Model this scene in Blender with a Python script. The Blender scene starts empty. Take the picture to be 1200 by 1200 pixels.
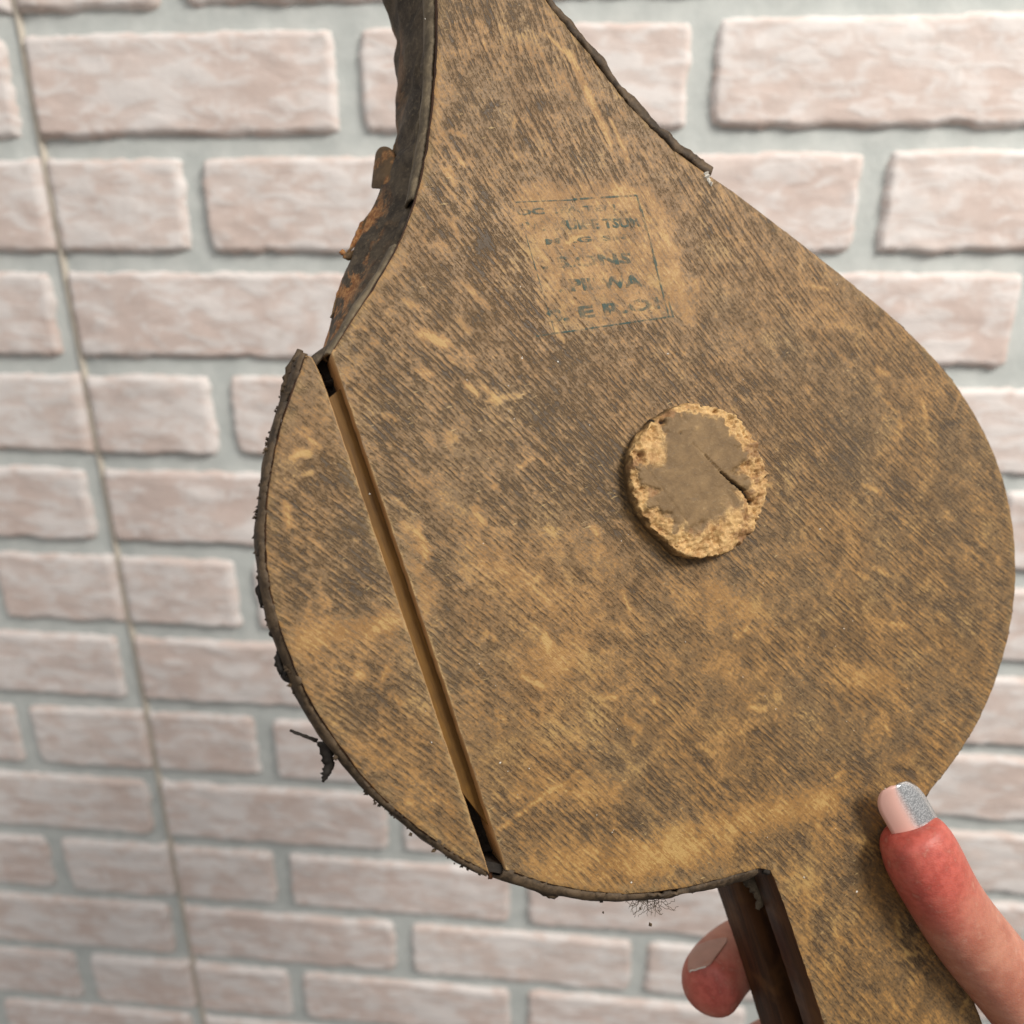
import bpy, bmesh, math, random
from mathutils import Vector, Matrix, noise
from mathutils.geometry import delaunay_2d_cdt

# ------------------------------------------------------------------ camera, world, light
scene = bpy.context.scene
C = scene.collection
F_PX, CEN = 905.0, 600.0                       # focal length and centre of the photograph in pixels
# wall axes seen from the camera (x right, y down, z forward)
WU = Vector((0.9957451, 0.02945015, -0.08731771))
WV = Vector((0.00128199, 0.94303776, 0.33268326))
WN = Vector((0.09214147, -0.33137966, 0.93898747))
CAM = Vector((0, 0, 1.45))
def c2w(c):                                     # camera vector -> world vector (X along wall, Y into wall, Z up)
    c = Vector(c); return Vector((WU.dot(c), WN.dot(c), -WV.dot(c)))
cam_d = bpy.data.cameras.new('camera'); cam = bpy.data.objects.new('camera', cam_d); C.objects.link(cam)
cam_d.sensor_width = 36; cam_d.lens = F_PX / 1200 * 36; cam_d.clip_start = .01; cam_d.clip_end = 50
r_, u_, b_ = c2w((1, 0, 0)), c2w((0, -1, 0)), c2w((0, 0, -1))
cam.matrix_world = Matrix(((r_.x, u_.x, b_.x, CAM.x), (r_.y, u_.y, b_.y, CAM.y), (r_.z, u_.z, b_.z, CAM.z), (0, 0, 0, 1)))
cam_d.dof.use_dof = True; cam_d.dof.focus_distance = .192; cam_d.dof.aperture_fstop = 27.15 / 2.6
scene.camera = cam
scene.view_settings.view_transform = 'Standard'; scene.view_settings.look = 'None'
scene.view_settings.exposure = 0; scene.view_settings.gamma = 1
w = bpy.data.worlds.new("World"); scene.world = w; w.use_nodes = True
_n = w.node_tree.nodes; _l = w.node_tree.links                 # a room around: pale ceiling and walls, darker floor
_tc = _n.new('ShaderNodeTexCoord'); _sp = _n.new('ShaderNodeSeparateXYZ'); _l.new(_tc.outputs['Generated'], _sp.inputs[0])
_mr = _n.new('ShaderNodeMapRange'); _mr.interpolation_type = 'SMOOTHSTEP'; _l.new(_sp.outputs[2], _mr.inputs[0]); _mr.inputs[1].default_value = -.6; _mr.inputs[2].default_value = .7
_mx = _n.new('ShaderNodeMix'); _mx.data_type = 'RGBA'; _l.new(_mr.outputs[0], _mx.inputs[0]); _mx.inputs[6].default_value = (.26, .235, .21, 1); _mx.inputs[7].default_value = (1.35, 1.33, 1.31, 1)
_l.new(_mx.outputs[2], _n['Background'].inputs[0])
w.node_tree.nodes['Background'].inputs[1].default_value = .44
def area(name, loc, target, size, power, col):
    l = bpy.data.lights.new(name, 'AREA'); l.shape = 'RECTANGLE'; l.size, l.size_y = size; l.energy = power; l.color = col
    o = bpy.data.objects.new(name, l); C.objects.link(o); o.location = loc
    o.rotation_euler = (Vector(target) - Vector(loc)).to_track_quat('-Z', 'Y').to_euler(); return o
area('ceiling_light', (.95, -.42, 2.45), (.05, .25, 1.4), (.6, .4), 29, (1, .955, .88))
area('ceiling_light', (-.5, -1.2, 2.75), (0, .3, 1.5), (1.2, .5), 5, (1, .97, .93))

# ------------------------------------------------------------------ helpers
R = random.Random(7)
def lk(o, parent=None):
    C.objects.link(o)
    if parent: o.parent = parent
    return o
def tag(o, label=None, cat=None, group=None, kind=None):
    if label: o['label'] = label
    if cat: o['category'] = cat
    if group: o['group'] = group
    if kind: o['kind'] = kind
    return o
def mesh_obj(name, verts, faces, mats, parent=None, smooth=True, midx=None):
    me = bpy.data.meshes.new(name); me.from_pydata([tuple(v) for v in verts], [], faces)
    for m in (mats if isinstance(mats, (list, tuple)) else [mats]): me.materials.append(m)
    if midx: me.polygons.foreach_set('material_index', midx)
    me.polygons.foreach_set('use_smooth', [smooth] * len(faces)); me.update()
    return lk(bpy.data.objects.new(name, me), parent)
def fbm(x, y=0., z=0., o=3):
    return noise.fractal(Vector((x, y, z)), .6, 2.0, o)
def clamp(x, a=0., b=1.): return max(a, min(b, x))
def ss(a, b, x):
    t = clamp((x - a) / (b - a)); return t * t * (3 - 2 * t)

class NT:
    def __init__(s, name):
        s.m = bpy.data.materials.new(name); s.m.use_nodes = True; s.t = s.m.node_tree; s.n = s.t.nodes
        s.b = s.n['Principled BSDF']; s.L = s.t.links
    def put(s, sock, v):
        if isinstance(v, bpy.types.NodeSocket): s.L.new(v, sock)
        elif isinstance(v, (tuple, list)) and len(v) == 3 and len(sock.default_value) == 4: sock.default_value = (*v, 1)
        else: sock.default_value = v
    def noise(s, vec, scale, detail=3, rough=.55, dist=0., out='Fac'):
        n = s.n.new('ShaderNodeTexNoise'); s.put(n.inputs['Vector'], vec); n.inputs['Scale'].default_value = scale
        n.inputs['Detail'].default_value = detail; n.inputs['Roughness'].default_value = rough; n.inputs['Distortion'].default_value = dist
        return n.outputs[out]
    def math(s, op, a, b=0., c=None, cl=False):
        n = s.n.new('ShaderNodeMath'); n.operation = op; n.use_clamp = cl; s.put(n.inputs[0], a); s.put(n.inputs[1], b)
        if c is not None: s.put(n.inputs[2], c)
        return n.outputs[0]
    def ramp(s, f, a, b, lo=0., hi=1.):
        n = s.n.new('ShaderNodeMapRange'); n.interpolation_type = 'SMOOTHSTEP'; s.put(n.inputs[0], f)
        for i, v in enumerate((a, b, lo, hi)): n.inputs[i + 1].default_value = v
        return n.outputs[0]
    def mix(s, f, a, b, blend='MIX'):
        n = s.n.new('ShaderNodeMix'); n.data_type = 'RGBA'; n.blend_type = blend
        s.put(n.inputs[0], f); s.put(n.inputs[6], a); s.put(n.inputs[7], b); return n.outputs[2]
    def obj(s): return s.n.new('ShaderNodeTexCoord').outputs['Object']
    def uv(s): return s.n.new('ShaderNodeUVMap').outputs[0]
    def attr(s, name):
        n = s.n.new('ShaderNodeAttribute'); n.attribute_name = name; return n.outputs['Fac']
    def rnd(s): return s.n.new('ShaderNodeObjectInfo').outputs['Random']
    def vmul(s, v, k):
        n = s.n.new('ShaderNodeVectorMath'); n.operation = 'MULTIPLY'; s.put(n.inputs[0], v); n.inputs[1].default_value = k; return n.outputs[0]
    def vadd(s, v, k):
        n = s.n.new('ShaderNodeVectorMath'); n.operation = 'ADD'; s.put(n.inputs[0], v); s.put(n.inputs[1], k); return n.outputs[0]
    def bump(s, h, strength=.5, dist=.0005, prev=None):
        n = s.n.new('ShaderNodeBump'); n.inputs['Strength'].default_value = strength; n.inputs['Distance'].default_value = dist
        s.put(n.inputs['Height'], h)
        if prev: s.L.new(prev, n.inputs['Normal'])
        return n.outputs[0]
    def fin(s, col, rough=.6, normal=None, spec=None, **kw):
        s.put(s.b.inputs['Base Color'], col); s.put(s.b.inputs['Roughness'], rough)
        if normal: s.L.new(normal, s.b.inputs['Normal'])
        if spec is not None: s.b.inputs['Specular IOR Level'].default_value = spec
        for k, v in kw.items(): s.put(s.b.inputs[k.replace('_', ' ')], v)
        return s.m

# ------------------------------------------------------------------ materials
def mat_brick():
    t = NT('washed_brick'); o = t.obj(); rn = t.rnd()
    cx = t.n.new('ShaderNodeCombineXYZ'); t.put(cx.inputs[0], t.math('MULTIPLY', rn, 9.)); t.put(cx.inputs[1], t.math('MULTIPLY', rn, 5.))
    p = t.vadd(o, cx.outputs[0])
    n1 = t.noise(p, 22, 5, .6, .3); n2 = t.noise(t.vmul(p, (1, 1, 2.6)), 40, 6, .65, .6); n3 = t.noise(p, 260, 3, .6)
    clay = t.mix(t.ramp(n1, .32, .68), (.685, .56, .505), (.775, .69, .65))
    clay = t.mix(t.math('MULTIPLY', rn, .40), clay, (.65, .52, .475))
    wash = t.ramp(t.math('ADD', n2, t.math('MULTIPLY', n1, .35)), .62, .76)
    wash = t.math('ADD', wash, t.math('MULTIPLY', t.attr('rim'), .38), cl=True)
    col = t.mix(t.math('MULTIPLY', wash, .52), clay, (.87, .85, .84))
    col = t.mix(t.ramp(t.noise(p, 75, 4, .7), .62, .74, 0, .35), col, (.50, .43, .37))
    h = t.math('ADD', t.math('MULTIPLY', n2, .8), t.math('MULTIPLY', n3, .2))
    return t.fin(col, .85, t.bump(h, .65, .0022), .25)
def mat_mortar():
    t = NT('grey_mortar'); o = t.obj()
    n = t.noise(o, 60, 5, .65); n2 = t.noise(o, 700, 3, .6)
    col = t.mix(t.ramp(n, .3, .7), (.52, .55, .535), (.62, .645, .625))
    col = t.mix(t.ramp(n2, .5, .75, 0, .4), col, (.64, .66, .63))
    return t.fin(col, .9, t.bump(t.math('ADD', n, t.math('MULTIPLY', n2, .3)), .6, .0015), .2)
def mat_wood():
    t = NT('grimy_wood'); g = t.uv(); o = t.obj(); dirt = t.attr('dirt'); rim = t.attr('rim')
    warp = t.noise(o, 110, 2, .5, 0, 'Color')
    gw = t.vadd(g, t.vmul(warp, (1.1, 2.5, 0)))
    s1 = t.noise(t.vmul(gw, (.75, .065, 1)), 1, 2.5, .65)            # long pore lines
    s2 = t.noise(t.vmul(gw, (1.7, .24, 1)), 1, 3, .7)             # short dashes
    s3 = t.noise(t.vmul(g, (4.2, .75, 1)), 1, 2.5, .65)             # fibre
    sx = t.n.new('ShaderNodeSeparateXYZ'); t.put(sx.inputs[0], gw)
    rib = t.math('SINE', t.math('ADD', t.math('MULTIPLY', sx.outputs[0], 4.6), t.math('MULTIPLY', s1, 9.)))
    p1 = t.noise(o, 30, 5, .66, .6)                                  # cloudy film
    p2 = t.noise(o, 120, 5, .72, .5)
    p3 = t.noise(o, 420, 4, .7, .3)
    fine = t.noise(o, 1500, 3, .75)
    calm = t.ramp(t.noise(o, 42, 3, .6), .34, .58, .35, 1)           # streaks come and go
    def c0(x, k): return t.math('MULTIPLY', t.math('SUBTRACT', x, .5), k)
    q = t.math('ADD', t.math('MULTIPLY', rib, .11), c0(s1, .95)); q = t.math('ADD', q, c0(s2, 1.35)); q = t.math('MULTIPLY', q, calm)
    f = t.math('ADD', dirt, c0(p1, .50)); f = t.math('ADD', f, c0(p2, .85)); f = t.math('ADD', f, q)
    f = t.math('ADD', f, c0(s3, .9)); f = t.math('ADD', f, c0(p3, .7)); f = t.math('ADD', f, c0(fine, .6))
    tan = t.mix(t.ramp(p2, .35, .65), (.36, .195, .070), (.275, .140, .045))
    tan = t.mix(t.ramp(t.noise(o, 55, 4, .6), .5, .7), tan, (.39, .245, .098))
    film = t.mix(t.ramp(p1, .35, .65), (.172, .098, .042), (.182, .113, .058))
    dark = t.mix(t.ramp(p3, .4, .6), (.058, .037, .022), (.088, .057, .034))
    col = t.mix(t.ramp(f, .20, .56), tan, film)
    col = t.mix(t.ramp(f, .54, .90), col, dark)
    col = t.mix(t.ramp(f, .16, -.10, 0, .7), col, (.48, .31, .125))
    col = t.mix(t.math('MULTIPLY', rim, .5, None, True), col, t.mix(t.ramp(p2, .4, .6), (.16, .10, .055), (.52, .345, .17)))
    col = t.mix(t.ramp(fine, .66, .78, 0, .4), col, (.50, .36, .2))
    sc = t.noise(t.vmul(o, (330, 1500, 100)), 1, 2, .5); sc = t.math('MULTIPLY', t.ramp(sc, .66, .72, 0, .6), t.ramp(p1, .48, .6))
    col = t.mix(sc, col, (.52, .37, .19))
    col = t.mix(1., col, (.89, .885, .79), 'MULTIPLY')
    h = t.math('SUBTRACT', t.math('MULTIPLY', s3, .5), t.math('MULTIPLY', t.ramp(f, .5, .9), .8))
    h = t.math('ADD', h, t.math('MULTIPLY', fine, .35)); h = t.math('ADD', h, t.math('MULTIPLY', p3, .8))
    rough = t.math('ADD', .40, t.math('MULTIPLY', p2, .25))
    return t.fin(col, rough, t.bump(h, .8, .00032), .38)
def mat_edge_wood():
    t = NT('dark_edge_wood'); o = t.obj(); n = t.noise(t.vmul(o, (1, .2, 3)), 220, 4, .6); n2 = t.noise(o, 60, 3, .6)
    col = t.mix(t.ramp(n, .35, .65), (.030, .012, .005), (.072, .028, .010)); col = t.mix(t.ramp(n2, .5, .7), col, (.105, .044, .014))
    return t.fin(col, .5, t.bump(n, .4, .0003), .3)
def mat_fresh_wood(name, a, b):
    t = NT(name); o = t.obj(); n = t.noise(t.vmul(o, (3, .25, 1)), 400, 4, .6); n2 = t.noise(o, 90, 3, .6)
    col = t.mix(t.ramp(n, .35, .65), a, b); col = t.mix(t.ramp(n2, .5, .75, 0, .5), col, tuple(x * .6 for x in a))
    return t.fin(col, .6, t.bump(n, .3, .0002), .3)
def mat_leather(name, a, b, c, rust=.0):
    t = NT(name); o = t.obj(); n = t.noise(o, 160, 5, .65, .4); n2 = t.noise(o, 900, 4, .7); n3 = t.noise(o, 75, 5, .65, .3)
    col = t.mix(t.ramp(n, .35, .65), a, b); col = t.mix(t.ramp(n2, .52, .7, 0, .6), col, c)
    if rust: 
        rr = t.math('MULTIPLY', t.ramp(n3, .47, .54), t.attr('rust'))
        col = t.mix(rr, col, t.mix(t.ramp(n2, .4, .6), (.25, .095, .03), (.48, .24, .09)))
    h = t.math('ADD', t.math('MULTIPLY', n, .7), t.math('MULTIPLY', n2, .4))
    return t.fin(col, .68, t.bump(h, .7, .0006), .3)
def mat_plug():
    t = NT('worn_plug_wood'); o = t.obj(); fr = t.attr('fresh'); pit = t.attr('pit')
    n = t.noise(o, 260, 5, .65, .3); n2 = t.noise(o, 1300, 4, .7); n3 = t.noise(t.vmul(o, (1, 3.2, 1)), 420, 3, .6)
    top = t.mix(t.ramp(n, .3, .7), (.140, .084, .036), (.215, .134, .060)); top = t.mix(t.ramp(n2, .55, .72, 0, .5), top, (.27, .195, .105))
    top = t.mix(t.ramp(n3, .62, .7, 0, .35), top, (.11, .08, .055))
    raw = t.mix(t.ramp(n, .35, .65), (.34, .185, .07), (.56, .36, .155)); raw = t.mix(t.ramp(n2, .5, .7, 0, .6), raw, (.68, .48, .23))
    raw = t.mix(t.ramp(t.noise(o, 150, 4, .6), .52, .66, 0, .8), raw, (.20, .10, .045))
    raw = t.mix(t.ramp(n3, .6, .7, 0, .5), raw, (.30, .13, .05))
    f = t.ramp(t.math('ADD', fr, t.math('MULTIPLY', t.math('SUBTRACT', n, .5), 1.1)), .26, .74)
    col = t.mix(f, top, raw); col = t.mix(pit, col, (.018, .012, .008))
    h = t.math('ADD', t.math('MULTIPLY', n, t.math('MULTIPLY', f, 1.2)), t.math('MULTIPLY', n2, .4))
    return t.fin(col, .62, t.bump(h, .6, .0006), .3)
def mat_ink(lo=.47, hi=.72):
    t = NT('faded_stamp_ink'); o = t.obj()
    n = t.noise(o, 230, 4, .65); n2 = t.noise(t.vmul(o, (1, .25, 1)), 900, 3, .7)
    k = t.ramp(t.math('ADD', t.math('MULTIPLY', n, .7), t.math('MULTIPLY', n2, .45)), lo, hi, 0, .72)
    t.fin((.050, .098, .090), .7, None, .2, Alpha=k); return t.m
def mat_skin():
    t = NT('skin'); o = t.obj(); red = t.attr('red')
    n = t.noise(o, 110, 5, .65); n1 = t.noise(o, 380, 4, .6); n2 = t.noise(t.vmul(o, (1, 2.2, 1)), 1700, 3, .6)
    v = t.n.new('ShaderNodeTexVoronoi'); v.inputs['Scale'].default_value = 1500; t.put(v.inputs['Vector'], t.vmul(o, (1, 1.8, 1)))
    w_ = t.noise(t.vmul(o, (60, 420, 60)), 1, 3, .6)
    col = t.mix(t.ramp(n, .3, .7), (.50, .225, .155), (.37, .135, .09)); col = t.mix(t.math('MULTIPLY', red, t.ramp(n, .2, .55, .6, .95)), col, t.mix(t.ramp(n1, .35, .65), (.50, .105, .080), (.37, .06, .045)))
    col = t.mix(t.ramp(n1, .55, .75, 0, .3), col, (.62, .36, .27))
    h = t.math('ADD', t.math('MULTIPLY', v.outputs['Distance'], .5), t.math('MULTIPLY', n2, .4)); h = t.math('ADD', h, t.math('MULTIPLY', t.ramp(w_, .35, .6), .35))
    return t.fin(col, .48, t.bump(h, .38, .0002), .4, Subsurface_Weight=.25, Subsurface_Radius=(.006, .002, .001), Subsurface_Scale=.5)
M_brick, M_mortar, M_wood, M_edge = mat_brick(), mat_mortar(), mat_wood(), mat_edge_wood()
M_fresh = mat_fresh_wood('fresh_broken_wood', (.36, .205, .085), (.46, .28, .13))
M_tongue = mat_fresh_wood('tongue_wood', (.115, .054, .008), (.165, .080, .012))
M_leather = mat_leather('dark_leather', (.034, .025, .017), (.105, .078, .050), (.19, .145, .092), 1)
M_strip = mat_leather('dry_leather_strip', (.085, .065, .042), (.17, .13, .08), (.23, .18, .11), 0)
M_bind = mat_leather('leather_binding', (.034, .023, .014), (.105, .070, .040), (.15, .10, .058), 0)
M_tab = mat_leather('brown_leather', (.10, .062, .03), (.17, .105, .05), (.22, .13, .06), 1)
M_black = mat_leather('black_leather_and_gap_shade', (.012, .009, .007), (.025, .019, .014), (.04, .03, .022), 0)  # black leather pieces; also the shade colour filling the crack
M_plug, M_ink, M_skin = mat_plug(), mat_ink(), mat_skin()
def simple(name, col, rough=.5, **kw):
    t = NT(name); n = t.noise(t.obj(), 300, 3, .6)
    return t.fin(t.mix(t.ramp(n, .3, .7, 0, .5), col, tuple(c * .75 for c in col)), rough, t.bump(n, .2, .0002), .4, **kw)
M_caulk = simple('tan_caulk', (.66, .60, .51), .7)
M_fleck = simple('white_fleck', (.8, .76, .68), .6)
M_nail = simple('bare_nail', (.45, .24, .18), .35, Coat_Weight=.3)
M_nailwhite = simple('nail_edge', (.72, .66, .58), .3)
def mat_polish():
    t = NT('thumbnail_polish'); pk = t.attr('pink'); n = t.noise(t.obj(), 2600, 2, .6)
    sil = t.mix(t.ramp(n, .4, .65), (.42, .43, .44), (.85, .85, .86))
    t.fin(t.mix(pk, sil, (.78, .46, .39)), .2, None, .5, Coat_Weight=.6); t.put(t.b.inputs['Metallic'], t.math('SUBTRACT', .8, t.math('MULTIPLY', pk, .8))); return t.m
M_silver = mat_polish()
M_metal = simple('dark_brass', (.30, .21, .09), .4, Metallic=1.)

# ------------------------------------------------------------------ brick wall (faux brick panels), built where it stands
T0 = Vector((-0.20702011, -0.26632703, 0.48093704))            # wall lattice origin seen from the camera
W0 = CAM + c2w(T0)                                              # world point, mortar level is 2 mm behind the brick faces
LB, PB = .213, .07037
wall = bpy.data.objects.new('brick_wall', None); lk(wall); wall.location = W0
tag(wall, 'whitewashed pink brick wall with grey mortar behind the bellows', 'wall')
SEAM = -.479 * LB
def mortar():
    vs, fs = [], []; nx, nz = 250, 130; x0, x1, z0, z1 = -1.1, 1.7, -1.25, .36
    for j in range(nz + 1):
        for i in range(nx + 1):
            x = x0 + (x1 - x0) * i / nx; z = z0 + (z1 - z0) * j / nz
            y = .0045 + .0009 * fbm(x * 30, z * 30, 2) + .0035 * math.exp(-((x - SEAM) / .003) ** 2)
            vs.append((x, y, z))
    for j in range(nz):
        for i in range(nx):
            a = j * (nx + 1) + i; fs.append((a, a + 1, a + nx + 2, a + nx + 1))
    mesh_obj('mortar', vs, fs, M_mortar, wall)
mortar()
def brick_mesh(wd, ht, seed, cutl=False, cutr=False):
    n_, m_ = max(10, int(wd / .0042)), 20
    vs, fs, rim = [], [], []
    for j in range(m_ + 1):
        for i in range(n_ + 1):
            a = -1 + 2 * i / n_; b = -1 + 2 * j / m_
            # concentrate rows near the border
            a = math.copysign(1 - (1 - abs(a)) ** 1.35, a); b = math.copysign(1 - (1 - abs(b)) ** 1.35, b)
            x = a * wd / 2; z = b * ht / 2
            # rounded, ragged outline
            el = .0016 * fbm(z * 55, seed * 3.1, 1) + .0012 * fbm(z * 160, seed, 2)
            er = .0016 * fbm(z * 55, seed * 3.1, 7) + .0012 * fbm(z * 160, seed, 9)
            et = .0014 * fbm(x * 40, seed * 2.3, 4) + .0010 * fbm(x * 150, seed, 5)
            eb = .0018 * fbm(x * 40, seed * 2.3, 8) + .0012 * fbm(x * 150, seed, 6)
            if cutl: el = 0
            if cutr: er = 0
            x += (er if a > 0 else el) * abs(a) ** 2; z += (et if b > 0 else eb) * abs(b) ** 2
            rc = .010
            dx = abs(a) * wd / 2 - (wd / 2 - rc); dz = abs(b) * ht / 2 - (ht / 2 - rc)
            if dx > 0 and dz > 0 and not (cutl and a < 0) and not (cutr and a > 0):
                # blend square corner to a rounded one
                m = max(dx, dz); l = math.hypot(dx, dz); k = 1 - .55 * (1 - m / l)
                x -= math.copysign(dx * (1 - k), a); z -= math.copysign(dz * (1 - k), b)
            de = min((1 - abs(a)) * wd / 2, (1 - abs(b)) * ht / 2)
            if (cutl and a < 0) or (cutr and a > 0): de = max(0, min(de * 1.0, (1 - abs(b)) * ht / 2, (1 - abs(a)) * wd / 2))
            e = ss(0, .0034, de)
            y = .0085 - .0085 * e ** .6 - .0009 * fbm(x * 25, z * 40, seed) * e - .0011 * max(0, fbm(x * 60, z * 130, seed + 9)) * e - .0004 * fbm(x * 250, z * 250, seed) * e
            vs.append((x, y, z)); rim.append(clamp(1 - de / .0055) * (1 if b > -.3 else .35) * clamp(.55 + fbm(x * 70, z * 70, seed)))
    for j in range(m_):
        for i in range(n_):
            k = j * (n_ + 1) + i; fs.append((k, k + 1, k + n_ + 2, k + n_ + 1))
    me = bpy.data.meshes.new('brick'); me.from_pydata(vs, [], fs); me.materials.append(M_brick)
    me.polygons.foreach_set('use_smooth', [True] * len(fs))
    at = me.attributes.new('rim', 'FLOAT', 'POINT'); at.data.foreach_set('value', rim)
    return me
BW, BH = .2005, .0600
shared = [brick_mesh(BW, BH, s * 1.7 + .3) for s in range(10)]
def put_brick(me, x, z, rot=0):
    o = bpy.data.objects.new('brick', me); lk(o, wall); o.location = (x, R.uniform(-.0006, .0006), z); o.rotation_euler.y = rot
k_ = 0
for row in range(-4, 16):
    z = -row * PB
    off = 0 if row % 2 else .5                                  # joint columns: odd rows at whole numbers
    for c in range(-5, 8):
        xa = (c + off) * LB + (LB - BW) / 2; xb = xa + BW
        if xa < -1.1 or xb > 1.7: continue
        if xa < SEAM - .003 < xb or xa < SEAM + .003 < xb:
            for a, b, cl, cr in ((xa, SEAM - .0014, False, True), (SEAM + .0014, xb, True, False)):
                if b - a > .012: put_brick(brick_mesh(b - a, BH, row + c * .37 + a * 50, cl, cr), (a + b) / 2, z)
        else:
            k_ += 1
            put_brick(shared[(k_ * 7 + row * 3) % 10], (xa + xb) / 2 + R.uniform(-.0012, .0012), z + R.uniform(-.0008, .0008), R.uniform(-.006, .006))
def seam():
    vs, fs = [], []
    N = 260
    for j in range(N + 1):
        z = -1.24 + 1.5 * j / N; wob = .0006 * fbm(z * 20, 3)
        for a, y in ((-.0022, .0075), (-.0014, .0040), (0, .0034 + .0008 * fbm(z * 90, 1)), (.0014, .0040), (.0022, .0075)):
            vs.append((SEAM + a + wob, y, z))
    for j in range(N):
        for i in range(4):
            k = j * 5 + i; fs.append((k, k + 1, k + 6, k + 5))
    mesh_obj('panel_seam', vs, fs, M_caulk, wall)
seam()

# ------------------------------------------------------------------ bellows frame (own plane, own distance), local x across, y towards the nozzle, z towards the viewer
E1 = Vector((0.89207575, -0.31007787, 0.32871352)); E2 = Vector((0.3199828, 0.94709298, 0.02501777)); EN = Vector((-0.31907972, 0.08286492, 0.94409827))
O3 = Vector(((822 - CEN) / F_PX, (560 - CEN) / F_PX, 1)) * .2
def un(px, py, w=0.):                                           # photo pixel -> board coordinates in mm (u, v) at depth w behind the face
    d = Vector(((px - CEN) / F_PX, (py - CEN) / F_PX, 1)); o = O3 + EN * (w / 1000)
    X = d * (o.dot(EN) / d.dot(EN)) - O3
    return (X.dot(E1) * 1000, X.dot(E2) * 1000)
def P(u, v, w=0.): return Vector((u / 1000, -v / 1000, -w / 1000))
def L3(px, py, z):                                              # photo pixel at camera depth z -> board-local point
    X = Vector(((px - CEN) / F_PX, (py - CEN) / F_PX, 1)) * z - O3
    return Vector((X.dot(E1), -X.dot(E2), -X.dot(EN)))
def frame_empty(name):
    o = bpy.data.objects.new(name, None); lk(o)
    a, b, c = c2w(E1), c2w(-E2), c2w(-EN); p = CAM + c2w(O3)
    o.matrix_world = Matrix(((a.x, b.x, c.x, p.x), (a.y, b.y, c.y, p.y), (a.z, b.z, c.z, p.z), (0, 0, 0, 1))); return o
bel = frame_empty('fireplace_bellows'); bel.empty_display_size = .02
tag(bel, 'old worn wooden hand bellows with grimy brown board, cracked edge and torn leather', 'bellows')

# grain field: psi across the streaks, phi along them (fitted to the streak directions)
import numpy as np
SAMP = [(560, 60, 62), (600, 160, 58), (700, 150, 62), (690, 300, 64), (640, 260, 64), (760, 300, 58), (620, 430, 44), (450, 350, 42), (500, 480, 40), (450, 600, 38), (560, 700, 38),
        (700, 700, 38), (700, 560, 42), (800, 800, 41), (640, 900, 40), (900, 700, 40), (960, 860, 45), (950, 1100, 46), (1000, 1150, 46), (700, 1030, 52), (380, 850, 38), (360, 620, 38),
        (850, 330, 52), (900, 380, 50), (980, 450, 48), (1100, 500, 46), (1000, 700, 42), (430, 750, 35), (520, 950, 40), (1150, 650, 42)]
rows_, rhs = [], []
def basis(u, v, d=0):
    u, v = u / 100, v / 100
    if d == 0: return [u, v, u * u, u * v, v * v, u ** 3, u * u * v, u * v * v, v ** 3]
    if d == 1: return [x / 100 for x in (1, 0, 2 * u, v, 0, 3 * u * u, 2 * u * v, v * v, 0)]
    return [x / 100 for x in (0, 1, 0, u, 2 * v, 0, u * u, 2 * u * v, 3 * v * v)]
for x, y, a in SAMP:
    u0, v0 = un(x, y); u1, v1 = un(x + 10 * math.cos(math.radians(a)), y + 10 * math.sin(math.radians(a)))
    dx, dy = u1 - u0, v1 - v0; l = math.hypot(dx, dy); dx /= l; dy /= l
    gu, gv = np.array(basis(u0, v0, 1)), np.array(basis(u0, v0, 2))
    rows_.append(3 * (gu * dx + gv * dy)); rhs.append(0); rows_.append(-gu * dy + gv * dx); rhs.append(1)
PSI = np.linalg.lstsq(np.array(rows_ + [list(np.eye(9)[i] * .002) for i in range(9)]), np.array(rhs + [0] * 9), rcond=None)[0]
def grain(u, v): return (float(np.dot(PSI, basis(u, v))), u * .55 + v * .83)

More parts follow.
